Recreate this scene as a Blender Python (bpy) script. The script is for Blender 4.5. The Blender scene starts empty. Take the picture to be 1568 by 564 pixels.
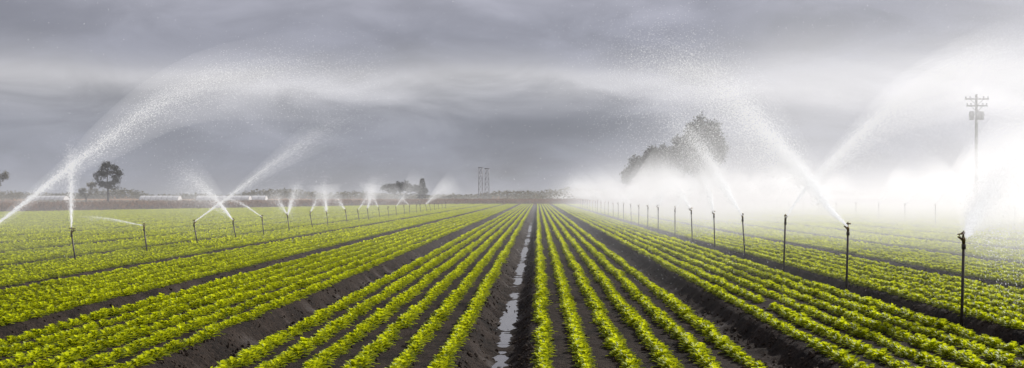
import bpy, math, random
import numpy as np
from mathutils import Vector
rng = np.random.default_rng(7)
random.seed(7)
S = bpy.context.scene
COL = S.collection
R = math.radians

# ------------------------------------------------------------------ helpers
def np_mesh(name, V, F):
    V = np.asarray(V, dtype=np.float32); F = np.asarray(F, dtype=np.int32)
    me = bpy.data.meshes.new(name)
    me.vertices.add(len(V)); me.vertices.foreach_set("co", V.ravel())
    n, k = F.shape
    me.loops.add(n*k); me.loops.foreach_set("vertex_index", F.ravel())
    me.polygons.add(n); me.polygons.foreach_set("loop_start", np.arange(n, dtype=np.int32)*k)
    me.update(calc_edges=True)
    return me

def add_attr(me, name, arr, typ='FLOAT'):
    a = me.attributes.new(name, typ, 'POINT')
    key = 'vector' if typ == 'FLOAT_VECTOR' else 'value'
    a.data.foreach_set(key, np.asarray(arr).ravel())

def obj(name, me, mat=None, parent=None, loc=(0,0,0), link=True):
    o = bpy.data.objects.new(name, me)
    if mat is not None: me.materials.append(mat)
    o.location = loc
    if parent is not None: o.parent = parent
    if link: COL.objects.link(o)
    return o

def smooth(me):
    me.polygons.foreach_set("use_smooth", np.ones(len(me.polygons), dtype=bool)); me.update()

def vnoise(x, y, seed=0.0):
    xi = np.floor(x); yi = np.floor(y); fx = x-xi; fy = y-yi
    fx = fx*fx*(3-2*fx); fy = fy*fy*(3-2*fy)
    def h(a, b):
        v = np.sin(a*127.1+b*311.7+seed*17.3)*43758.5453
        return v-np.floor(v)
    return (h(xi,yi)*(1-fx)+h(xi+1,yi)*fx)*(1-fy)+(h(xi,yi+1)*(1-fx)+h(xi+1,yi+1)*fx)*fy
def sstep(a, b, x):
    t = np.clip((x-a)/(b-a), 0, 1); return t*t*(3-2*t)

class NT:
    def __init__(s, nt): s.nt = nt; s.L = nt.links
    def n(s, typ, **kw):
        nd = s.nt.nodes.new(typ)
        for k, v in kw.items():
            if k.startswith('i_'): nd.inputs[k[2:]].default_value = v
            else: setattr(nd, k, v)
        return nd
    def l(s, a, b): s.L.new(a, b)
    def m(s, op, a, b=None, c=None, clamp=False):
        nd = s.nt.nodes.new('ShaderNodeMath'); nd.operation = op; nd.use_clamp = clamp
        for i, v in enumerate((a, b, c)):
            if v is None: continue
            if isinstance(v, (int, float)): nd.inputs[i].default_value = v
            else: s.L.new(v, nd.inputs[i])
        return nd.outputs[0]
    def mr(s, v, a, b, c, d, sm=True):
        nd = s.nt.nodes.new('ShaderNodeMapRange')
        nd.interpolation_type = 'SMOOTHSTEP' if sm else 'LINEAR'
        s.L.new(v, nd.inputs[0])
        for i, q in enumerate((a, b, c, d)): nd.inputs[i+1].default_value = q
        return nd.outputs[0]
    def noise(s, vec, scale, detail=3, rough=.5, dist=0):
        nd = s.nt.nodes.new('ShaderNodeTexNoise')
        nd.inputs['Scale'].default_value = scale; nd.inputs['Detail'].default_value = detail
        nd.inputs['Roughness'].default_value = rough; nd.inputs['Distortion'].default_value = dist
        if vec is not None: s.L.new(vec, nd.inputs['Vector'])
        return nd.outputs[0]
    def mix(s, f, a, b):
        nd = s.nt.nodes.new('ShaderNodeMix'); nd.data_type = 'RGBA'
        for sock, v in ((nd.inputs[0], f), (nd.inputs[6], a), (nd.inputs[7], b)):
            if isinstance(v, (int, float)): sock.default_value = v
            elif isinstance(v, tuple): sock.default_value = (*v, 1)
            else: s.L.new(v, sock)
        return nd.outputs[2]

def new_mat(name):
    m = bpy.data.materials.new(name); m.use_nodes = True
    m.node_tree.nodes.clear()
    t = NT(m.node_tree); out = t.n('ShaderNodeOutputMaterial')
    return m, t, out

def simple_mat(name, c1, c2, rough=.7, scale=6, metal=0, spec=.3):
    m, t, out = new_mat(name)
    tc = t.n('ShaderNodeTexCoord')
    f = t.noise(tc.outputs['Object'], scale, 4)
    col = t.mix(f, c1, c2)
    p = t.n('ShaderNodeBsdfPrincipled'); p.inputs['Roughness'].default_value = rough
    p.inputs['Metallic'].default_value = metal; p.inputs['Specular IOR Level'].default_value = spec
    t.l(col, p.inputs['Base Color']); t.l(p.outputs[0], out.inputs[0])
    return m

def scatter_volume(t, out, den, glow, aniso=.45):
    """scattering medium; 'glow' stands for light scattered many times between droplets"""
    v = t.n('ShaderNodeVolumeScatter'); v.inputs['Color'].default_value = (.93,.94,.955,1); v.inputs['Anisotropy'].default_value = aniso
    t.l(den, v.inputs['Density'])
    e = t.n('ShaderNodeEmission'); e.inputs[0].default_value = (1.0,.99,.985,1)
    t.l(t.m('MULTIPLY', den, glow), e.inputs[1])
    a = t.n('ShaderNodeAddShader'); t.l(v.outputs[0], a.inputs[0]); t.l(e.outputs[0], a.inputs[1])
    t.l(a.outputs[0], out.inputs['Volume'])

# ------------------------------------------------------------------ layout constants (metres)
PITCH = 2.5; BED0 = 0.89; CAMH = 1.4; F = 2000.0
def yend(x):
    return np.where(x < -13, np.maximum(60, 212+(x+13)*3.3), 212.0)

# ------------------------------------------------------------------ materials
def leaf_mat(name, dark, light, trans=.4, rough=.5, tcol=None, spec=.3, nsc=.9):
    m, t, out = new_mat(name)
    at = t.n('ShaderNodeAttribute'); at.attribute_name = 'tint'
    geo = t.n('ShaderNodeNewGeometry')
    nz = t.noise(geo.outputs['Position'], nsc, 5, .65)
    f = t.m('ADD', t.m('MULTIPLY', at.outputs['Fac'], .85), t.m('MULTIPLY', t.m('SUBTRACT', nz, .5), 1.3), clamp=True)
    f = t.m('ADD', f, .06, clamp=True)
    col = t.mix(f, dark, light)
    p = t.n('ShaderNodeBsdfPrincipled'); p.inputs['Roughness'].default_value = rough
    p.inputs['Specular IOR Level'].default_value = spec
    t.l(col, p.inputs['Base Color'])
    tr = t.n('ShaderNodeBsdfTranslucent')
    if tcol: t.l(t.mix(f, tuple(.35*c for c in tcol), tcol), tr.inputs[0])
    else: t.l(col, tr.inputs[0])
    mx = t.n('ShaderNodeMixShader'); mx.inputs[0].default_value = trans
    t.l(p.outputs[0], mx.inputs[1]); t.l(tr.outputs[0], mx.inputs[2]); t.l(mx.outputs[0], out.inputs[0])
    return m
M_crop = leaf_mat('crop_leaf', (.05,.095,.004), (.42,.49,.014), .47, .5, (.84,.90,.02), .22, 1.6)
M_tree = leaf_mat('tree_leaf', (.013,.015,.009), (.036,.038,.020), .15, .7, None, .15)
M_tree_y = leaf_mat('yellow_leaf', (.07,.065,.025), (.18,.15,.055), .3, .6)
M_dry = leaf_mat('dry_grass', (.15,.075,.03), (.34,.18,.08), .2, .8)
M_bark = simple_mat('bark', (.03,.025,.02), (.07,.058,.045), .9, 8)
M_steel = simple_mat('galvanised_steel', (.045,.04,.037), (.11,.095,.085), .5, 14, .5)
M_brass = simple_mat('brass', (.12,.08,.035), (.2,.14,.06), .4, 20, .8)
M_wood = simple_mat('pole_wood', (.035,.028,.024), (.07,.058,.048), .85, 5)
M_white = simple_mat('white_plastic', (.5,.51,.53), (.75,.75,.75), .5, 3)
M_grey = simple_mat('grey_metal', (.10,.10,.11), (.16,.16,.17), .5, 3, .3)

# soil
m, t, out = new_mat('soil')
tc = t.n('ShaderNodeNewGeometry'); pos = tc.outputs['Position']
at = t.n('ShaderNodeAttribute'); at.attribute_name = 'outside'
wt = t.n('ShaderNodeAttribute'); wt.attribute_name = 'wet'
n1 = t.noise(pos, 1.3, 5, .6); n2 = t.noise(pos, 28, 5, .65); n3 = t.noise(pos, .06, 4, .6)
soil = t.mix(t.mr(t.m('ADD', t.m('MULTIPLY', n1, .4), t.m('MULTIPLY', n2, .6)),.38,.62,0,1), (.006,.0045,.0035), (.042,.029,.022))
dry = t.mix(n3, (.19,.095,.04), (.32,.18,.085))
grn = t.mix(t.mr(t.noise(pos, .025, 3), .58, .7, 0, 1), dry, (.14,.12,.05))
col = t.mix(at.outputs['Fac'], soil, grn)
p = t.n('ShaderNodeBsdfPrincipled')
t.l(col, p.inputs['Base Color'])
t.l(t.m('SUBTRACT', .95, t.m('MULTIPLY', t.m('MULTIPLY', wt.outputs['Fac'], t.mr(n1,.5,.7,0,1)), .5)), p.inputs['Roughness'])
t.l(t.m('MULTIPLY', t.m('SUBTRACT', 1.0, at.outputs['Fac']), .14), p.inputs['Specular IOR Level'])
bp = t.n('ShaderNodeBump'); bp.inputs['Strength'].default_value = 1.0; bp.inputs['Distance'].default_value = .04
t.l(t.noise(pos, 20, 6, .7), bp.inputs['Height']); t.l(bp.outputs[0], p.inputs['Normal'])
t.l(p.outputs[0], out.inputs[0]); M_soil = m

m, t, out = new_mat('furrow_water')
p = t.n('ShaderNodeBsdfPrincipled'); p.inputs['Base Color'].default_value = (.05,.042,.036,1)
p.inputs['Roughness'].default_value = .1; p.inputs['Specular IOR Level'].default_value = .7
p.inputs['IOR'].default_value = 1.5
geo = t.n('ShaderNodeNewGeometry')
bp = t.n('ShaderNodeBump'); bp.inputs['Strength'].default_value = .2; bp.inputs['Distance'].default_value = .01
t.l(t.noise(geo.outputs['Position'], 14, 3), bp.inputs['Height']); t.l(bp.outputs[0], p.inputs['Normal'])
t.l(p.outputs[0], out.inputs[0]); M_water = m

m, t, out = new_mat('water_drops')
d = t.n('ShaderNodeBsdfDiffuse'); d.inputs[0].default_value = (.85,.86,.88,1)
tr = t.n('ShaderNodeBsdfTranslucent'); tr.inputs[0].default_value = (.9,.9,.9,1)
mx = t.n('ShaderNodeMixShader'); mx.inputs[0].default_value = .5
t.l(d.outputs[0], mx.inputs[1]); t.l(tr.outputs[0], mx.inputs[2])
em = t.n('ShaderNodeEmission'); em.inputs[0].default_value = (1,.99,.98,1); em.inputs[1].default_value = .30  # added self-glow on the drops, stands in for light bounced between them
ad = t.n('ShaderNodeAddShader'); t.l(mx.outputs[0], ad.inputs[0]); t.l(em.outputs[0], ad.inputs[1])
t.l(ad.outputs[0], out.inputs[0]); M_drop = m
try: m.cycles.emission_sampling = 'NONE'
except Exception: pass

# ------------------------------------------------------------------ ground
def axis(parts):
    a = np.concatenate(parts); return np.unique(np.round(a, 5))
xs = axis([-np.geomspace(55, 4000, 26), np.geomspace(55, 4000, 26)+3, np.arange(-55, -8, .125), np.arange(-8, 8, .04), np.arange(8, 58, .125)])
ys = [8.0]
while ys[-1] < 232: ys.append(ys[-1]*1.0044)
ys = axis([np.array([-60,-30,-15,-6,-2,2,4,5,6,6.8,7.5]), np.array(ys), np.geomspace(240, 6000, 26)])
X, Y = np.meshgrid(xs, ys)
u = np.abs(((X-BED0+PITCH/2) % PITCH)-PITCH/2)
inside = sstep(3, -1, Y-yend(X))*(np.abs(X) < 130)
fur = sstep(.93, 1.13, u)
clod = (vnoise(X/.07, Y/.10, 1)-.5)*.7+(vnoise(X/.16, Y/.22, 2)-.5)*.9+(vnoise(X/.5, Y/.9, 3)-.5)*.5
cen = sstep(.14, .03, 1.25-u)
H = -fur*.15 - .028*cen
H = H+clod*(.024+.036*fur)*(1-.55*cen)+cen*.03*(vnoise(X/.4, Y/1.7, 6)-.5)
H += .018*vnoise(X/.8, Y/2.5, 4)*(1-fur)
Hout = (vnoise(X/3, Y/4, 5)-.5)*.12
Z = H*inside+Hout*(1-inside)*(Y > 5)
Z = np.where((np.abs(X) > 56) | (Y < 7) | (Y > 230), -.02, Z)
nx, ny = len(xs), len(ys)
V = np.stack([X.ravel(), Y.ravel(), Z.ravel()], 1)
idx = np.arange(nx*ny).reshape(ny, nx)
Fq = np.stack([idx[:-1,:-1].ravel(), idx[:-1,1:].ravel(), idx[1:,1:].ravel(), idx[1:,:-1].ravel()], 1)
me = np_mesh('ground', V, Fq); smooth(me)
add_attr(me, 'outside', 1-inside.ravel()); add_attr(me, 'wet', (fur*inside).ravel())
obj('ground', me, M_soil)

# water in furrows
def water_strip(xc, y0, y1, z, w=.12):
    n = 300; yy = np.geomspace(y0, y1, n); V = []
    for i, y in enumerate(yy):
        c = xc+.02*math.sin(y*.9)
        V += [(c-w, y, z), (c+w, y, z)]
    Fq = [(2*i, 2*i+1, 2*i+3, 2*i+2) for i in range(n-1)]
    obj('furrow_water', np_mesh('furrow_water', V, Fq), M_water)
water_strip(-.36, 7, 75, -.170, .14)
water_strip(-2.86, 9, 60, -.180)

# ------------------------------------------------------------------ instancing
def scatter(name, P, rot, scl, idx, sources):
    coll = bpy.data.collections.new(name+'_parts')
    for s in sources: coll.objects.link(s)
    me = bpy.data.meshes.new(name)
    me.vertices.add(len(P)); me.vertices.foreach_set('co', np.asarray(P, dtype=np.float32).ravel())
    add_attr(me, 'rot', np.asarray(rot, dtype=np.float32), 'FLOAT_VECTOR')
    add_attr(me, 'scl', np.asarray(scl, dtype=np.float32), 'FLOAT_VECTOR')
    add_attr(me, 'idx', np.asarray(idx, dtype=np.int32), 'INT')
    o = obj(name, me)
    ng = bpy.data.node_groups.new(name, 'GeometryNodeTree')
    ng.interface.new_socket('Geometry', in_out='INPUT', socket_type='NodeSocketGeometry')
    ng.interface.new_socket('Geometry', in_out='OUTPUT', socket_type='NodeSocketGeometry')
    gi = ng.nodes.new('NodeGroupInput'); go = ng.nodes.new('NodeGroupOutput')
    ip = ng.nodes.new('GeometryNodeInstanceOnPoints'); ci = ng.nodes.new('GeometryNodeCollectionInfo')
    ci.inputs['Collection'].default_value = coll
    ci.inputs['Separate Children'].default_value = True; ci.inputs['Reset Children'].default_value = True
    ip.inputs['Pick Instance'].default_value = True
    for nm, dt, sock in (('rot','FLOAT_VECTOR','Rotation'), ('scl','FLOAT_VECTOR','Scale'), ('idx','INT','Instance Index')):
        na = ng.nodes.new('GeometryNodeInputNamedAttribute'); na.data_type = dt; na.inputs[0].default_value = nm
        ng.links.new(na.outputs[0], ip.inputs[sock])
    ng.links.new(gi.outputs[0], ip.inputs['Points']); ng.links.new(ci.outputs[0], ip.inputs['Instance'])
    ng.links.new(ip.outputs[0], go.inputs[0])
    md = o.modifiers.new('scatter', 'NODES'); md.node_group = ng
    return o

def leaves(base, az, tilt, L, W, tint, detailed=True):
    n = len(az)
    d = np.stack([np.cos(az)*np.cos(tilt), np.sin(az)*np.cos(tilt), np.sin(tilt)], 1)
    s = np.stack([-np.sin(az), np.cos(az), np.zeros(n)], 1)
    nn = np.cross(d, s)
    nn *= np.sign(nn[:, 2:3]+1e-6)
    Lc = L[:, None]; Wc = W[:, None]
    if detailed:
        rows = [base, base+d*Lc*.45+s*Wc*.46+nn*Wc*.16, base+d*Lc*.45, base+d*Lc*.45-s*Wc*.46+nn*Wc*.16,
                base+d*Lc*.85+s*Wc*.44-nn*Lc*.02, base+d*Lc*.82-nn*Lc*.10, base+d*Lc*.85-s*Wc*.44-nn*Lc*.02, base+d*Lc*1.02-nn*Lc*.22]
        tris = [(0,2,1),(0,3,2),(1,2,5),(1,5,4),(2,3,6),(2,6,5),(4,5,7),(5,6,7)]
    else:
        rows = [base, base+d*Lc*.6+s*Wc*.5, base+d*Lc-nn*Lc*.2, base+d*Lc*.6-s*Wc*.5]
        tris = [(0,2,1),(0,3,2)]
    k = len(rows)
    V = np.stack(rows, 1).reshape(-1, 3)
    T = (np.arange(n)[:, None, None]*k+np.array(tris)[None]).reshape(-1, 3)
    return V, T, np.repeat(tint, k)

def crop_segment(name, length, spacing, nleaf, L0, W0, detailed):
    B=[];A=[];T=[];LL=[];WW=[];TI=[]
    y = spacing/2
    while y < length:
        px = rng.normal(0, .016); py = y+rng.normal(0, spacing*.15); sz = rng.uniform(.65, 1.3)
        pt = rng.uniform(-.22, .22)
        for k in range(nleaf):
            q = k/nleaf
            az = k*2.4+rng.uniform(-.6, .6)
            tl = R(5+68*q+rng.uniform(-18, 18))
            r0 = .035*(1-q)*rng.random()
            B.append((px+math.cos(az)*(.008+r0), py+math.sin(az)*(.008+r0), .008+.045*q*sz))
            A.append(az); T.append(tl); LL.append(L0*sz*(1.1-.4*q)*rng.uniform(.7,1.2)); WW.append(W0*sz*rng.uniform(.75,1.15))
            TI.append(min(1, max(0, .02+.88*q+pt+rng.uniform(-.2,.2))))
        y += spacing*rng.uniform(.8, 1.25)
    V, Tr, ti = leaves(np.array(B), np.array(A), np.array(T), np.array(LL), np.array(WW), np.array(TI), detailed)
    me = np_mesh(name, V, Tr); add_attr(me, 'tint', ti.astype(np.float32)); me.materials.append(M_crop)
    return bpy.data.objects.new(name, me)
near = [crop_segment('seg_a%d'%i, 1.0, .07, 34, .042, .028, True) for i in range(10)]
far = [crop_segment('seg_b%d'%i, 5.0, .12, 12, .068, .056, False) for i in range(4)]

bedc = np.array([BED0+PITCH*k for k in range(-50, 51)])
NP=[];NR=[];NS=[];NI=[];FP=[];FR=[];FS=[];FI=[]
for c in bedc:
    for r in range(6):
        x0 = c+(r-2.5)*.334
        ye = float(yend(np.array(x0)))
        y = 7.6+rng.random()*.9
        while y < min(36, ye):
            if abs(x0) < .55*y+6:
                if rng.random() > .003:
                    fl = rng.random() < .5
                    NP.append((x0+rng.normal(0,.008), y+(1 if fl else 0), 0.0))
                    NR.append((0,0,math.pi if fl else 0)); s = rng.uniform(.95,1.22)
                    NS.append((s*rng.uniform(1.05,1.22), 1.03, s)); NI.append(rng.integers(0,10))
            y += 1.0
        while y < ye:
            if abs(x0) < .55*y+8:
                fl = rng.random() < .5
                FP.append((x0+rng.normal(0,.01), y+(5 if fl else 0), 0.0))
                FR.append((0,0,math.pi if fl else 0)); FS.append((1.0, 1.01, rng.uniform(.9,1.15))); FI.append(rng.integers(0,4))
            y += 5.0
scatter('lettuce_crop', NP, NR, NS, NI, near)
scatter('lettuce_crop', FP, FR, FS, FI, far)

# clods
import bmesh
M_clod = simple_mat('soil_clod', (.009,.007,.0055), (.080,.057,.043), .9, 2.2, 0, .15)
def clod_src(name):
    bm = bmesh.new(); bmesh.ops.create_icosphere(bm, subdivisions=1, radius=1)
    for v in bm.verts: v.co *= rng.uniform(.55, 1.3); v.co.z *= .7
    me = bpy.data.meshes.new(name); bm.to_mesh(me); bm.free(); me.materials.append(M_clod)
    return bpy.data.objects.new(name, me)
csrc = [clod_src('clod_%d'%i) for i in range(6)]
N = 90000
yy = 8.5*np.exp(rng.random(N)**1.3*math.log(50/8.5))
xx = rng.uniform(-1, 1, N)*(.5*yy+2)
uu = np.abs(((xx-BED0+PITCH/2) % PITCH)-PITCH/2)
rd = np.abs(((uu) % .334)-.167)
keep = (uu > .93) | ((rd < .10) & (rng.random(N) < .5))
keep &= ~((np.abs(xx+.36) < .10) & (rng.random(N) < .93))
xx, yy, uu = xx[keep], yy[keep], uu[keep]; n = len(xx)
zz = -sstep(.93, 1.13, uu)*.15-.03*sstep(.12, 0, 1.25-uu)
sz = .005+.024*rng.random(n)**4.0
scatter('soil_clods', np.stack([xx,yy,zz+.006],1), rng.uniform(0,6.28,(n,3)), np.stack([sz,sz,sz],1)*1.0, rng.integers(0,6,n), csrc)

# dry weeds on headland
def tuft(name):
    n = 60
    b = np.stack([rng.normal(0,.35,n), rng.normal(0,.35,n), np.zeros(n)],1)
    V,T,ti = leaves(b, rng.uniform(0,6.28,n), rng.uniform(R(35),R(88),n), rng.uniform(.25,.8,n), rng.uniform(.08,.22,n), rng.random(n), False)
    me = np_mesh(name, V, T); add_attr(me,'tint',ti.astype(np.float32)); me.materials.append(M_dry)
    return bpy.data.objects.new(name, me)
ts = [tuft('tuft_%d'%i) for i in range(4)]
P=[]
while len(P) < 16000:
    x = rng.uniform(-150,120); ye = float(yend(np.array(x)))
    y = ye+2+rng.exponential(30)
    if y < 420 and abs(x) < .5*y+10: P.append((x,y,-.03))
n = len(P); s = rng.uniform(.5,1.3,(n,1))*np.ones((1,3))
scatter('dry_weeds', P, np.stack([np.zeros(n),np.zeros(n),rng.uniform(0,6.28,n)],1), s, rng.integers(0,4,n), ts)

# ------------------------------------------------------------------ generic tubes
def tube(pts, rad, sides=8, cap=True):
    pts = np.array(pts, float); n = len(pts); rad = np.broadcast_to(np.array(rad, float), (n,))
    V=[];Fc=[]
    for i in range(n):
        d = pts[min(i+1,n-1)]-pts[max(i-1,0)]; d /= np.linalg.norm(d)+1e-9
        a = np.cross(d, (0,1,0) if abs(d[1])<.9 else (1,0,0)); a /= np.linalg.norm(a); b = np.cross(d,a)
        for k in range(sides):
            th = 2*math.pi*k/sides; V.append(pts[i]+rad[i]*(math.cos(th)*a+math.sin(th)*b))
    for i in range(n-1):
        for k in range(sides):
            k2=(k+1)%sides; Fc.append((i*sides+k,i*sides+k2,(i+1)*sides+k2,(i+1)*sides+k))
    V=[tuple(v) for v in V]
    if cap:
        Fc.append(tuple(range(sides-1,-1,-1))); Fc.append(tuple(range((n-1)*sides,n*sides)))
    return V, Fc
def join(parts):
    V=[];Fc=[]
    for v,f in parts:
        o=len(V); V+=v; Fc+=[tuple(i+o for i in q) for q in f]
    return V,Fc
def pmesh(name, parts):
    V,Fc = join(parts); me = bpy.data.meshes.new(name); me.from_pydata(V,[],Fc); me.update(); smooth(me); return me
def box(c, s):
    x,y,z=c; a,b,d=s[0]/2,s[1]/2,s[2]/2
    V=[(x+i*a,y+j*b,z+k*d) for i in(-1,1) for j in(-1,1) for k in(-1,1)]
    return V,[(0,1,3,2),(4,6,7,5),(0,4,5,1),(2,3,7,6),(0,2,6,4),(1,5,7,3)]
def empty(name, loc=(0,0,0)):
    o=bpy.data.objects.new(name,None); o.location=loc; COL.objects.link(o); return o

# ------------------------------------------------------------------ sprays
def catmull(P, n):
    P = np.array(P, float)
    if len(P)==2: P=np.array([P[0],(P[0]+P[1])/2,P[1]])
    Q = np.vstack([2*P[0]-P[1], P, 2*P[-1]-P[-2]])
    seg=len(P)-1; t=np.linspace(0,seg-1e-6,n); i=t.astype(int); f=(t-i)[:,None]
    p0,p1,p2,p3=Q[i],Q[i+1],Q[i+2],Q[i+3]
    return .5*((2*p1)+(-p0+p2)*f+(2*p0-5*p1+4*p2-p3)*f**2+(-p0+3*p1-3*p2+p3)*f**3)

def drops_mesh(name, P, D, Ls, Ws):
    n=len(P); D=D/(np.linalg.norm(D,axis=1,keepdims=True)+1e-9)
    a=np.cross(D, rng.normal(0,1,(n,3))); a/=np.linalg.norm(a,axis=1,keepdims=True)+1e-9; b=np.cross(D,a)
    L=Ls[:,None]; W=Ws[:,None]
    V=np.stack([P+D*L, P-D*L*.6+a*W, P-D*L*.6+(-.5*a+.87*b)*W, P-D*L*.6+(-.5*a-.87*b)*W],1).reshape(-1,3)
    T=(np.arange(n)[:,None,None]*4+np.array([(0,1,2),(0,2,3),(0,3,1),(1,3,2)])[None]).reshape(-1,3)
    return np_mesh(name,V,T)

def mist_mat(name, c, r0, r1, reach, fade0=.55, glow=.4):
    m,t,out = new_mat(name)
    tc=t.n('ShaderNodeTexCoord'); ln=t.n('ShaderNodeVectorMath'); ln.operation='LENGTH'
    t.l(tc.outputs['Object'], ln.inputs[0])
    s=t.m('DIVIDE', ln.outputs['Value'], reach)
    rad=t.m('ADD', t.m('MULTIPLY', s, r1-r0), r0)
    den=t.m('DIVIDE', c, rad)
    den=t.m('MULTIPLY', den, t.mr(s, fade0, .98, 1, 0))
    scatter_volume(t, out, den, glow)
    m.cycles.volume_step_rate=1.0
    return m

def jet(parent, noz, pts, Z, r0=.012, r1=.3, n=6000, fall=.25, dens=.5, drop=.004, fade0=.5, depth=0.0, pw=.8, vol=True, ex=1.5, glow=.45):
    k = Z/F
    noz = np.array(noz, float)
    P = [(a*k, depth*(abs(a)+abs(b))*k, b*k) for a,b in pts]
    C = catmull(P, 200)
    seg=np.linalg.norm(np.diff(C,axis=0),axis=1); cum=np.concatenate([[0],np.cumsum(seg)]); total=cum[-1]
    T = np.gradient(C,axis=0)
    t = rng.random(n)**pw
    ii=np.clip(np.searchsorted(cum,t*total),0,199)
    q=C[ii]; d=T[ii].copy()
    sg=(r0+(r1-r0)*t**ex)*.55
    off=rng.normal(0,1,(n,3))*sg[:,None]*(.3+1.0*rng.random((n,1)))
    q=q+off
    fd=rng.exponential(1,n)*fall*(t**1.5)*(rng.random(n)<.6)
    q[:,2]-=fd
    d=d/(np.linalg.norm(d,axis=1,keepdims=True)+1e-9); d[:,2]-=np.minimum(fd*2,3)
    thin=rng.random(n) < (1-sstep(.7,1.05,t)*.8)
    ok=thin&(q[:,2]+noz[2]>-.05)
    q,d,t=q[ok],d[ok],t[ok]
    sz=drop*rng.uniform(.5,1.3,len(q))*(1.1-.45*t)
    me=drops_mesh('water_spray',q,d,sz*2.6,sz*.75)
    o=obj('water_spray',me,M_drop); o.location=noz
    if parent: o.parent=parent; o.location=noz-np.array(parent.location)
    if vol:
        nn=20; jj=np.linspace(0,199,nn).astype(int)
        tt=jj/199
        for nm,mul,dm in (('spray_mist',1.6,.55),('spray_core',.55,.7)):
            rr=(r0+.004+(r1-r0)*tt**(ex*.9))*mul
            pts3=C[jj].copy()
            if nm=='spray_mist': pts3[:,2]-=fall*.4*tt**1.5
            me=pmesh(nm,[tube(pts3,rr,12)])
            reach=float(np.linalg.norm(C[-1]))*1.0
            mo=obj(nm,me,mist_mat(nm,dens*dm,r0+.04,r1,max(reach,.5),fade0,glow))
            mo.location=o.location
            if parent: mo.parent=parent
            if Z>45: break

def sprinkler(x,y,top,base=-.15,lean=(0,0),jets=(), head_az=0.0):
    e=empty('irrigation_sprinkler',(x,y,top))
    lx,ly=lean
    b=(-lx,-ly,base-top); r=.017
    riser=pmesh('riser',[tube([b,(0,0,-.06)],r,8), tube([(-lx,-ly,base-top-.02),(-lx*.93,-ly*.93,base-top+.07)],.032,8),
                         tube([(0,0,-.11),(0,0,-.055)],.025,8)])
    obj('riser',riser,M_steel,e)
    ca,sa=math.cos(head_az),math.sin(head_az)
    head=pmesh('head',[tube([(0,0,-.06),(0,0,.0),(0,0,.02)],[.018,.022,.014],8),
        tube([(0,0,-.02),(ca*.05,sa*.05,.012),(ca*.085,sa*.085,.03)],[.013,.011,.008],8),
        tube([(ca*.03,sa*.03,.0),(ca*.04-sa*.03,sa*.04+ca*.03,.05),(0,0,.085)],.006,6),
        tube([(ca*.03,sa*.03,.0),(ca*.04+sa*.03,sa*.04-ca*.03,.05),(0,0,.085)],.006,6),
        tube([(0,0,.02),(0,0,.095)],.007,6),
        tube([(-ca*.05,-sa*.05,.07),(ca*.09,sa*.09,.055)],[.012,.006],6)])
    obj('head',head,M_brass,e)
    for kw in jets: jet(e,(x,y,top+.02),**kw)
    return e

def LZ(n): return 26.6+4.69*n
def RZ(n): return 14.55+5.18*n
LJ = {
 -1:[dict(pts=[(0,0),(46,32),(156,119),(196,149),(281,209),(376,247),(516,261),(620,255)], r1=.62, n=22000, fall=.4, dens=.13, fade0=.5)],
 0:[dict(pts=[(0,0),(-1,50),(-1,100),(-2,138)], r1=.22, n=5000, fall=.3, dens=.04, pw=.7, ex=1.2)],
 1:[dict(pts=[(0,0),(-60,12),(-105,14)], r1=.05, n=1300, fall=.1, dens=.012)],
 2:[dict(pts=[(0,0),(57,42),(107,80),(157,115),(197,142),(238,162)], r1=.46, n=9500, fall=.3, dens=.085)],
 3:[dict(pts=[(0,0),(-20,26),(-54,58),(-95,86)], r1=.65, n=5500, fall=.8, dens=.09)],
 4:[dict(pts=[(0,0),(-34,22),(-70,32)], r1=.12, n=1200, fall=.1, dens=.02)],
 5:[dict(pts=[(0,0),(10,35),(22,56)], r0=.03, r1=.42, n=3000, fall=.8, dens=.11), dict(pts=[(0,0),(-15,25),(-25,44)], r1=.45, n=1500, fall=.5, dens=.08)],
 6:[dict(pts=[(0,0),(14,30),(24,50)], r1=.5, n=1500, fall=.7, dens=.08)],
 7:[dict(pts=[(0,0),(-3,30),(-4,58)], r0=.04, r1=.6, n=3200, fall=1.2, dens=.13)],
 8:[dict(pts=[(0,0),(-15,22),(-30,40)], r1=.6, n=1600, fall=.7, dens=.1)],
 9:[dict(pts=[(0,0),(20,28),(48,54)], r1=.7, n=1800, fall=.6, dens=.11)],
 10:[dict(pts=[(0,0),(6,28),(9,50)], r0=.04, r1=.65, n=2500, fall=1.1, dens=.15)],
 11:[dict(pts=[(0,0),(-14,28),(-30,44)], r1=.9, n=1500, fall=.7, dens=.11)],
 13:[dict(pts=[(0,0),(20,28),(48,52)], r1=.9, n=2000, fall=.7, dens=.13)],
 15:[dict(pts=[(0,0),(-20,18),(-45,30)], r1=.9, n=1500, fall=.6, dens=.12)],
 18:[dict(pts=[(0,0),(22,22),(52,42)], r0=.06, r1=.85, n=3500, fall=.6, dens=.24)],
}
for n in range(-1,24):
    Z=LZ(n)
    js=[dict(j,Z=Z,drop=.0042 if Z<40 else .0060) for j in LJ.get(n,[])]
    sprinkler(-9.5+rng.normal(0,.04),Z,.66+rng.normal(0,.02),-.17,(-.11+rng.normal(0,.04),rng.normal(0,.03)),js,head_az=rng.uniform(0,6.28))
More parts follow.
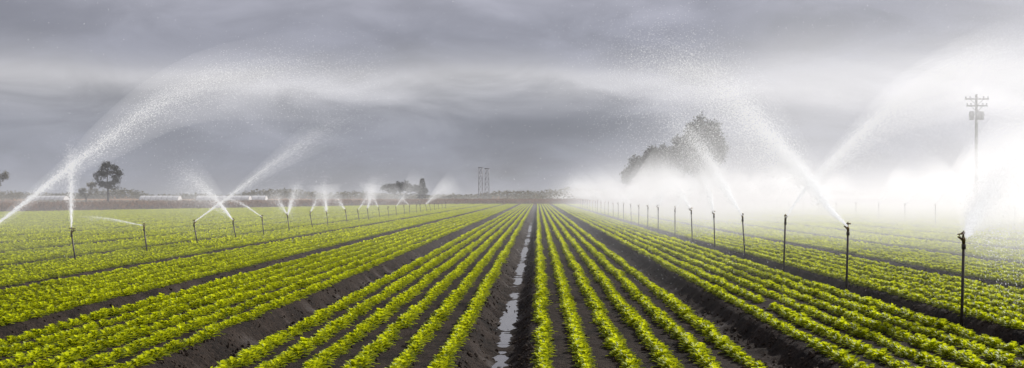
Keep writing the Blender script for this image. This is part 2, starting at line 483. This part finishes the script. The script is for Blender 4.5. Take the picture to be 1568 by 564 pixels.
RJ = {
 0:[dict(pts=[(4,2),(20,45),(52,92),(100,140),(160,175)], r0=.02, r1=.6, n=27000, fall=.9, dens=.26, pw=.9, ex=1.1)],
 1:[dict(pts=[(0,0),(-30,32),(-63,80),(-123,145),(-173,195),(-233,238),(-300,256),(-360,250)], r1=.85, n=48000, fall=1.0, dens=.055, fade0=.3, pw=.75, ex=1.35)],
 2:[dict(pts=[(0,0),(32,46),(87,104),(137,150),(182,186),(240,218),(320,250),(420,270)], r1=.7, n=36000, fall=1.0, dens=.11, fade0=.7)],
 3:[dict(pts=[(0,0),(-22,38),(-52,88),(-88,132),(-120,150)], r1=.55, n=13000, fall=.9, dens=.10)],
 4:[dict(pts=[(0,0),(-8,38),(-20,75)], r1=.34, n=4500, fall=.7, dens=.09)],
 5:[dict(pts=[(0,0),(-25,40),(-60,70)], r0=.03, r1=.6, n=5000, fall=.8, dens=.12)],
 6:[dict(pts=[(0,0),(35,40),(80,60)], r0=.03, r1=.5, n=4000, fall=.6, dens=.07)],
 7:[dict(pts=[(0,0),(14,34),(40,66)], r0=.03, r1=.7, n=4500, fall=1.0, dens=.13)],
 8:[dict(pts=[(0,0),(30,40),(60,68)], r0=.05, r1=.9, n=7000, fall=1.0, dens=.2)],
 10:[dict(pts=[(0,0),(-35,30),(-75,50)], r0=.05, r1=.8, n=4000, fall=.8, dens=.13)],
 11:[dict(pts=[(0,0),(22,32),(52,62)], r0=.05, r1=1.0, n=5000, fall=1.1, dens=.2)],
 12:[dict(pts=[(0,0),(45,38),(98,76)], r0=.06, r1=1.4, n=11000, fall=1.2, dens=.34)],
 15:[dict(pts=[(0,0),(-25,24),(-60,40)], r0=.06, r1=.9, n=3500, fall=.8, dens=.15)],
 19:[dict(pts=[(0,0),(-20,20),(-50,34)], r0=.06, r1=.9, n=3000, fall=.6, dens=.14)],
}
for n in range(0,26):
    Z=RZ(n)
    js=[dict(j,Z=Z,drop=.0044 if Z<30 else .0062) for j in RJ.get(n,[])]
    sprinkler(4.75+rng.normal(0,.03),Z,.93+rng.normal(0,.02),-.17,(rng.normal(0,.02),rng.normal(0,.03)),js,head_az=rng.uniform(0,6.28))
# next line to the right
XJ = {62:[(0,0),(40,55),(88,100)],66.5:[(0,0),(35,30),(60,42)],75:[(0,0),(-14,40),(-32,68)],97:[(0,0),(-12,25),(-25,48)],
      117:[(0,0),(14,26),(34,48)],57:[(0,0),(-40,45),(-90,70)],86:[(0,0),(20,30),(55,45)],107:[(0,0),(-30,30),(-60,42)],
      71:[(0,0),(25,35),(60,58)],81:[(0,0),(-30,25),(-70,36)],91:[(0,0),(-25,35),(-60,60)],102:[(0,0),(20,35),(48,62)],52:[(0,0),(20,60),(60,105)]}
for y0 in np.arange(52,140,5.18):
    js=[]
    for yy0,pt in XJ.items():
        if abs(yy0-y0)<=2.6: js=[dict(pts=pt,Z=y0,r0=.04,r1=.8,n=5500,fall=.8,dens=.26,drop=.0075,glow=.65)]
    sprinkler(19,float(y0),.93,-.17,(0,0),js,head_az=rng.uniform(0,6.28))

# free drifting drops
n=14000
P=np.stack([rng.uniform(-14,14,n),rng.uniform(14,40,n),rng.uniform(.3,6.5,n)],1)
kp=rng.random(n)<(.22+.78*sstep(0,8,P[:,0]))
P=P[kp]; D=np.stack([rng.normal(-.1,.25,len(P)),rng.normal(0,.2,len(P)),-np.ones(len(P))],1)
sz=.003*rng.uniform(.5,1.4,len(P))
obj('drifting_droplets',drops_mesh('drifting_droplets',P,D,sz*3,sz*.8),M_drop)

# field mist volume
m,t,out=new_mat('field_mist')
tc=t.n('ShaderNodeTexCoord'); sp=t.n('ShaderNodeSeparateXYZ'); t.l(tc.outputs['Object'],sp.inputs[0])
x,y,z=sp.outputs
right=t.mr(x,0,12,.09,1)
left=t.m('MULTIPLY',t.mr(x,-3,-12,0,.17),t.mr(y,50,95,1,.1))
lat=t.m('ADD',right,left)
near_=t.mr(y,13,32,.25,1)
vert=t.m('EXPONENT',t.m('MULTIPLY',z,-.62))
vtop=t.mr(z,5,11,1,0)
plume=t.m('MULTIPLY',t.m('MULTIPLY',t.mr(x,4,11,0,.24),t.mr(y,55,85,1,.05)),vtop)
puff=t.m('MULTIPLY',t.m('MULTIPLY',t.mr(y,34,52,0,1),t.mr(y,85,120,1,0)),t.m('MULTIPLY',t.mr(x,2.2,6,0,.8),t.mr(x,9,16,1,0)))
puff=t.m('MULTIPLY',puff,t.mr(z,1.0,3.4,1,0))
nz=t.mr(t.noise(tc.outputs['Object'],.13,1),.32,.68,.25,1.6)
den=t.m('MULTIPLY',lat,t.m('MULTIPLY',vert,t.mr(y,120,230,1,.2)))
den=t.m('ADD',den,puff)
den=t.m('MULTIPLY',t.m('MULTIPLY',t.m('ADD',den,plume),near_),t.m('MULTIPLY',nz,.039))
scatter_volume(t,out,den,.19)
m.cycles.volume_step_rate=.8
V,Fc=box((10,320,5.4),(260,612,11.2))
me=bpy.data.meshes.new('mist'); me.from_pydata(V,[],Fc)
obj('mist',me,m)

# ------------------------------------------------------------------ trees
def tree(name, loc, trunk_h, clumps, n, leaf, mat, tr=.25, sub=7, subr=.42):
    e=empty(name,loc)
    parts=[]
    cx=np.mean([c[0] for c in clumps])
    fork=(cx*.2,0,trunk_h)
    parts.append(tube([(0,0,-.2),(cx*.05,0,trunk_h*.5),fork],[tr*1.3,tr,tr*.8],8))
    P=[];TI=[]
    for c in clumps:
        cx_,cy_,cz_,rx,ry,rz=c
        mid=((fork[0]+cx_)/2+rng.normal(0,.2),(cy_)/2,(fork[2]+cz_)/2-.1*rz)
        parts.append(tube([fork,mid,(cx_,cy_,cz_)],[tr*.6,tr*.4,tr*.12],6))
        vol=rx*ry*rz; share=vol/sum(q[3]*q[4]*q[5] for q in clumps); m_=int(n*share)
        cents=[]
        for s_ in range(sub):
            a=rng.normal(0,1,3); a/=np.linalg.norm(a); rr=rng.uniform(.35,.85)
            cc=np.array([cx_+a[0]*rx*rr,cy_+a[1]*ry*rr,cz_+a[2]*rz*rr]); cents.append(cc)
            parts.append(tube([(cx_,cy_,cz_),tuple((cc+np.array([cx_,cy_,cz_]))/2+rng.normal(0,.1,3)),tuple(cc)],[tr*.14,tr*.1,tr*.04],5))
        cents=np.array(cents); ci=rng.integers(0,sub,m_); tn=rng.uniform(-.3,.3,sub)
        a=rng.normal(0,1,(m_,3)); a/=np.linalg.norm(a,axis=1,keepdims=True)
        q=cents[ci]+a*(rng.random((m_,1))**.5)*np.array([rx,ry,rz])*subr*rng.uniform(.6,1.25,(m_,1))
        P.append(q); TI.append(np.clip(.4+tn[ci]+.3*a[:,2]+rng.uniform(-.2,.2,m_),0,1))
    P=np.vstack(P); TI=np.concatenate(TI); m_=len(P)
    V,T,ti=leaves(P,rng.uniform(0,6.28,m_),rng.uniform(-1.2,1.2,m_),leaf*rng.uniform(.6,1.4,m_),leaf*.7*rng.uniform(.6,1.4,m_),TI,False)
    me=np_mesh('foliage',V,T); add_attr(me,'tint',ti.astype(np.float32)); obj('foliage',me,mat,e)
    obj('trunk',pmesh('trunk',parts),M_bark,e)
    return e
# big tree group on the right (about 180 m away)
tree('large_tree',(22.6,180,0),4.0,[(.6,0,10.1,2.3,2.2,2.2),(-1.4,.4,9.2,2.1,2,1.9),(1.7,.3,8.0,2.0,2,2.2),(0,0,6.8,2.6,2,2.0),(.3,0,4.8,2.4,2,1.8)],17000,.34,M_tree,.4,11,.5)
tree('large_tree',(17.0,182,0),2.5,[(2.2,0,7.9,2.1,2,1.9),(-.2,0,6.8,2.1,2,1.9),(-2.2,.2,5.6,1.9,2,1.6),(1.6,0,5.2,3.0,2,1.9),(-4.0,0,4.5,1.6,1.5,1.3),(-1.5,0,3.8,3.0,2,1.6)],19000,.34,M_tree,.4,11,.5)
tree('eucalyptus_tree',(-52.6,160,0),2.2,[(0,0,4.9,1.2,1.1,1.1),(-.9,0,3.9,1.2,1,1.0),(.9,.2,3.9,1.2,1,1.0),(0,0,3.0,1.7,1,.9)],3600,.20,M_tree,.14,9,.40)
tree('willow_tree',(-56,162,0),1.0,[(.6,0,2.4,1.0,1,.8),(-.3,0,1.8,.9,.9,.7)],900,.18,M_tree_y,.1)
tree('willow_tree',(-66,160,0),1.5,[(.3,0,4.0,1.1,1,1.1),(-.9,0,3.2,1.2,1,.9)],1600,.18,M_tree_y,.12)
tree('oak_tree',(-31.6,300,0),1.2,[(0,0,3.4,2.2,2,1.6),(-2.4,0,3.0,1.9,2,1.2),(2.6,0,2.9,2.0,2,1.3),(5.2,0,2.5,1.6,2,1.2)],5500,.35,M_tree,.25,9,.45)
# conifer
e=empty('conifer_tree',(-26.3,298,0)); B=[];A=[];TL=[];TI=[]
for i in range(1100):
    h=rng.random()**.8; h=(math.floor(h*9)+rng.random()*.55)/9
    rr=(1.05-h)*1.25*math.sqrt(rng.random())*rng.uniform(.6,1.25); az=rng.uniform(0,6.28)
    B.append((rr*math.cos(az),rr*math.sin(az),1+h*4.6)); A.append(az); TL.append(rng.uniform(-.7,.1)); TI.append(rng.random())
V,T,ti=leaves(np.array(B),np.array(A),np.array(TL),rng.uniform(.3,.6,1100),rng.uniform(.15,.3,1100),np.array(TI),False)
me=np_mesh('foliage',V,T); add_attr(me,'tint',ti.astype(np.float32)); obj('foliage',me,M_tree,e)
obj('trunk',pmesh('trunk',[tube([(0,0,-.2),(0,0,5.5)],[.2,.03],7)]),M_bark,e)

# distant tree line + shrubs: one mass
n=26000
xx=rng.uniform(-330,330,n); base=vnoise(xx/16,xx*0+3,9)*vnoise(xx/60,xx*0,11)
yy=600+rng.normal(0,5,n); hh=1.0+6.5*base
zz=rng.random(n)*hh
V,T,ti=leaves(np.stack([xx,yy,zz],1),rng.uniform(0,6.28,n),rng.uniform(-1,1,n),rng.uniform(.8,2,n),rng.uniform(.6,1.4,n),rng.random(n)*.7,False)
me=np_mesh('distant_tree_line',V,T); add_attr(me,'tint',ti.astype(np.float32)); obj('distant_tree_line',me,M_tree_y)
n=16000
xx=rng.uniform(-140,90,n); base=vnoise(xx/5,xx*0+3,19)*(vnoise(xx/22,xx*0,21)>.42)
yy=290+rng.normal(0,3,n); zz=rng.random(n)*(.3+2.2*base)
V,T,ti=leaves(np.stack([xx,yy,zz],1),rng.uniform(0,6.28,n),rng.uniform(-1,1,n),rng.uniform(.2,.6,n),rng.uniform(.2,.45,n),rng.random(n),False)
me=np_mesh('hedgerow',V,T); add_attr(me,'tint',ti.astype(np.float32)); obj('hedgerow',me,M_tree_y)

# ------------------------------------------------------------------ utility pole
e=empty('utility_pole',(42,125,0))
parts=[tube([(0,0,-.3),(0,0,5),(0,0,11.1)],[.19,.17,.12],10)]
for z_,w in ((10.65,2.3),(10.0,2.0)):
    parts.append(box((0,-.17,z_),(w,.13,.13)))
    parts.append(tube([(-w*.3,-.16,z_),(0,-.14,z_-.6)],.03,5)); parts.append(tube([(w*.3,-.16,z_),(0,-.14,z_-.6)],.03,5))
obj('post',pmesh('post',parts),M_wood,e)
ins=[]
for z_,w in ((10.65,2.3),(10.0,2.0)):
    for f in (-.46,-.28,.28,.46): ins.append(tube([(w*f,-.17,z_+.08),(w*f,-.17,z_+.17),(w*f,-.17,z_+.28)],[.05,.085,.04],8))
obj('insulators',pmesh('insulators',ins),M_grey,e)
cans=[]
for x_ in (-.5,.42,.0):
    cans.append(tube([(x_,-.42 if x_==0 else -.15,8.65),(x_,-.42 if x_==0 else -.15,8.72),(x_,-.42 if x_==0 else -.15,9.4),(x_,-.42 if x_==0 else -.15,9.48)],[.2,.25,.25,.16],12))
cans.append(box((0,-.14,9.15),(1.5,.1,.12)))
obj('transformers',pmesh('transformers',cans),M_grey,e)

# lattice towers
def lattice(loc,h,w):
    e=empty('lattice_tower',loc); parts=[]; N_=6
    def c(i,sx,sy):
        f=i/N_; ww=w*(1-.25*f)/2; return (sx*ww,sy*ww,h*f)
    for sx in(-1,1):
        for sy in(-1,1): parts.append(tube([c(0,sx,sy),c(N_,sx,sy)],.05,4))
    for i in range(N_):
        for sx in(-1,1):
            parts.append(tube([c(i,sx,-1),c(i+1,sx,1)],.03,4)); parts.append(tube([c(i+1,sx,-1),c(i+1,sx,1)],.03,4))
            parts.append(tube([c(i,-1,sx),c(i+1,1,sx)],.03,4)); parts.append(tube([c(i+1,-1,sx),c(i+1,1,sx)],.03,4)); parts.append(tube([c(i,1,sx),c(i+1,-1,sx)],.03,4))
    parts.append(box((0,0,h),(w*1.1,.2,.2)))
    obj('frame',pmesh('frame',parts),M_grey,e)
lattice((-17.4,400,0),10.0,1.4); lattice((-15.6,404,0),9.8,1.4)

# polytunnels
def tunnel(loc,L,w,h,rot=0):
    e=empty('polytunnel',loc); e.rotation_euler[2]=rot
    V=[];Fc=[];ns=12;nl=14
    for i in range(nl+1):
        for k in range(ns+1):
            a=math.pi*k/ns; s=1+(.03 if i%2 else 0)
            V.append((-L/2+L*i/nl,math.cos(a)*w/2*s,math.sin(a)*h*s))
    for i in range(nl):
        for k in range(ns): a=i*(ns+1)+k; Fc.append((a,a+1,a+ns+2,a+ns+1))
    Fc.append(tuple(range(ns+1))); Fc.append(tuple(range(nl*(ns+1)+ns,nl*(ns+1)-1,-1)))
    me=bpy.data.meshes.new('cover'); me.from_pydata(V,[],Fc); me.update(); obj('cover',me,M_white,e)
    hoops=[]
    for i in range(0,nl+1,2):
        x_=-L/2+L*i/nl
        hoops.append(tube([(x_,math.cos(math.pi*k/10)*(w/2+.04),math.sin(math.pi*k/10)*(h+.04)) for k in range(11)],.04,5))
    obj('hoops',pmesh('hoops',hoops),M_grey,e)
for (x_,y_,L_) in ((-72,300,12),(-69,306,11),(-88,305,9),(-112,300,7.5),(-117,308,6)):
    tunnel((x_,y_,0),L_,4,1.4)

# ------------------------------------------------------------------ world
w=bpy.data.worlds.new('World'); S.world=w; w.use_nodes=True
w.node_tree.nodes.clear(); t=NT(w.node_tree)
out=t.n('ShaderNodeOutputWorld')
SUN_AZ=R(50); SUN_EL=R(34)
sky=t.n('ShaderNodeTexSky'); sky.sky_type='NISHITA'; sky.sun_disc=False; sky.sun_elevation=SUN_EL; sky.sun_rotation=SUN_AZ
bg1=t.n('ShaderNodeBackground'); bg1.inputs[1].default_value=.08; t.l(sky.outputs[0],bg1.inputs[0])
tc=t.n('ShaderNodeTexCoord'); g=tc.outputs['Generated']
sp=t.n('ShaderNodeSeparateXYZ'); t.l(g,sp.inputs[0]); x,y,z=sp.outputs
mp=t.n('ShaderNodeMapping'); mp.inputs['Scale'].default_value=(1,1,3.0); mp.inputs['Location'].default_value=(.35,.2,.1); t.l(g,mp.inputs[0])
na=t.noise(mp.outputs[0],4.0,4,.45,.6)
nb=t.noise(mp.outputs[0],10,7,.55,.5)
warp=t.m('ADD',z,t.m('MULTIPLY',t.m('SUBTRACT',na,.5),.06))
warp=t.m('ADD',warp,t.m('MULTIPLY',t.m('SUBTRACT',nb,.5),.022))
rp=t.n('ShaderNodeValToRGB'); rp.color_ramp.interpolation='B_SPLINE'
t.l(t.m('MULTIPLY',warp,5.0),rp.inputs[0])
els=[(0,(.33,.34,.385)),(.1,(.285,.30,.36)),(.22,(.265,.28,.345)),(.34,(.36,.365,.42)),(.43,(.68,.67,.70)),(.5,(.42,.42,.47)),(.6,(.275,.28,.34)),(.76,(.35,.35,.41)),(1,(.40,.395,.45))]
cr=rp.color_ramp
cr.elements[0].position=0; cr.elements[0].color=(*els[0][1],1)
cr.elements[1].position=1; cr.elements[1].color=(*els[-1][1],1)
for p_,c_ in els[1:-1]:
    q=cr.elements.new(p_); q.color=(*c_,1)
br=t.m('ADD',t.mr(nb,.3,.7,.84,1.16),t.mr(na,.3,.7,-.14,.14))
br=t.m('MULTIPLY',br,t.mr(x,-.35,.45,.94,1.16))
vm=t.n('ShaderNodeVectorMath'); vm.operation='SCALE'; t.l(rp.outputs[0],vm.inputs[0]); t.l(br,vm.inputs['Scale'])
bg2=t.n('ShaderNodeBackground'); bg2.inputs[1].default_value=1.0; t.l(vm.outputs[0],bg2.inputs[0])
mx=t.n('ShaderNodeMixShader'); mx.inputs[0].default_value=.93
t.l(bg1.outputs[0],mx.inputs[1]); t.l(bg2.outputs[0],mx.inputs[2]); t.l(mx.outputs[0],out.inputs[0])

# sun
sl=bpy.data.lights.new('sun','SUN'); sl.energy=5.0; sl.angle=R(.6); sl.color=(1,.965,.91)
so=bpy.data.objects.new('sun',sl); COL.objects.link(so)
dv=Vector((math.sin(SUN_AZ)*math.cos(SUN_EL),math.cos(SUN_AZ)*math.cos(SUN_EL),math.sin(SUN_EL)))
so.rotation_euler=dv.to_track_quat('Z','Y').to_euler(); so.location=dv*80

# camera
cam=bpy.data.cameras.new('camera'); co=bpy.data.objects.new('camera',cam); COL.objects.link(co)
co.location=(0,0,CAMH); co.rotation_euler=(R(90),0,0)
cam.sensor_width=36; cam.lens=36*F/1568; cam.shift_x=-39/1568; cam.shift_y=18/1568
cam.clip_start=.1; cam.clip_end=9000
S.camera=co
S.view_settings.view_transform='Standard'; S.view_settings.look='None'; S.view_settings.exposure=0
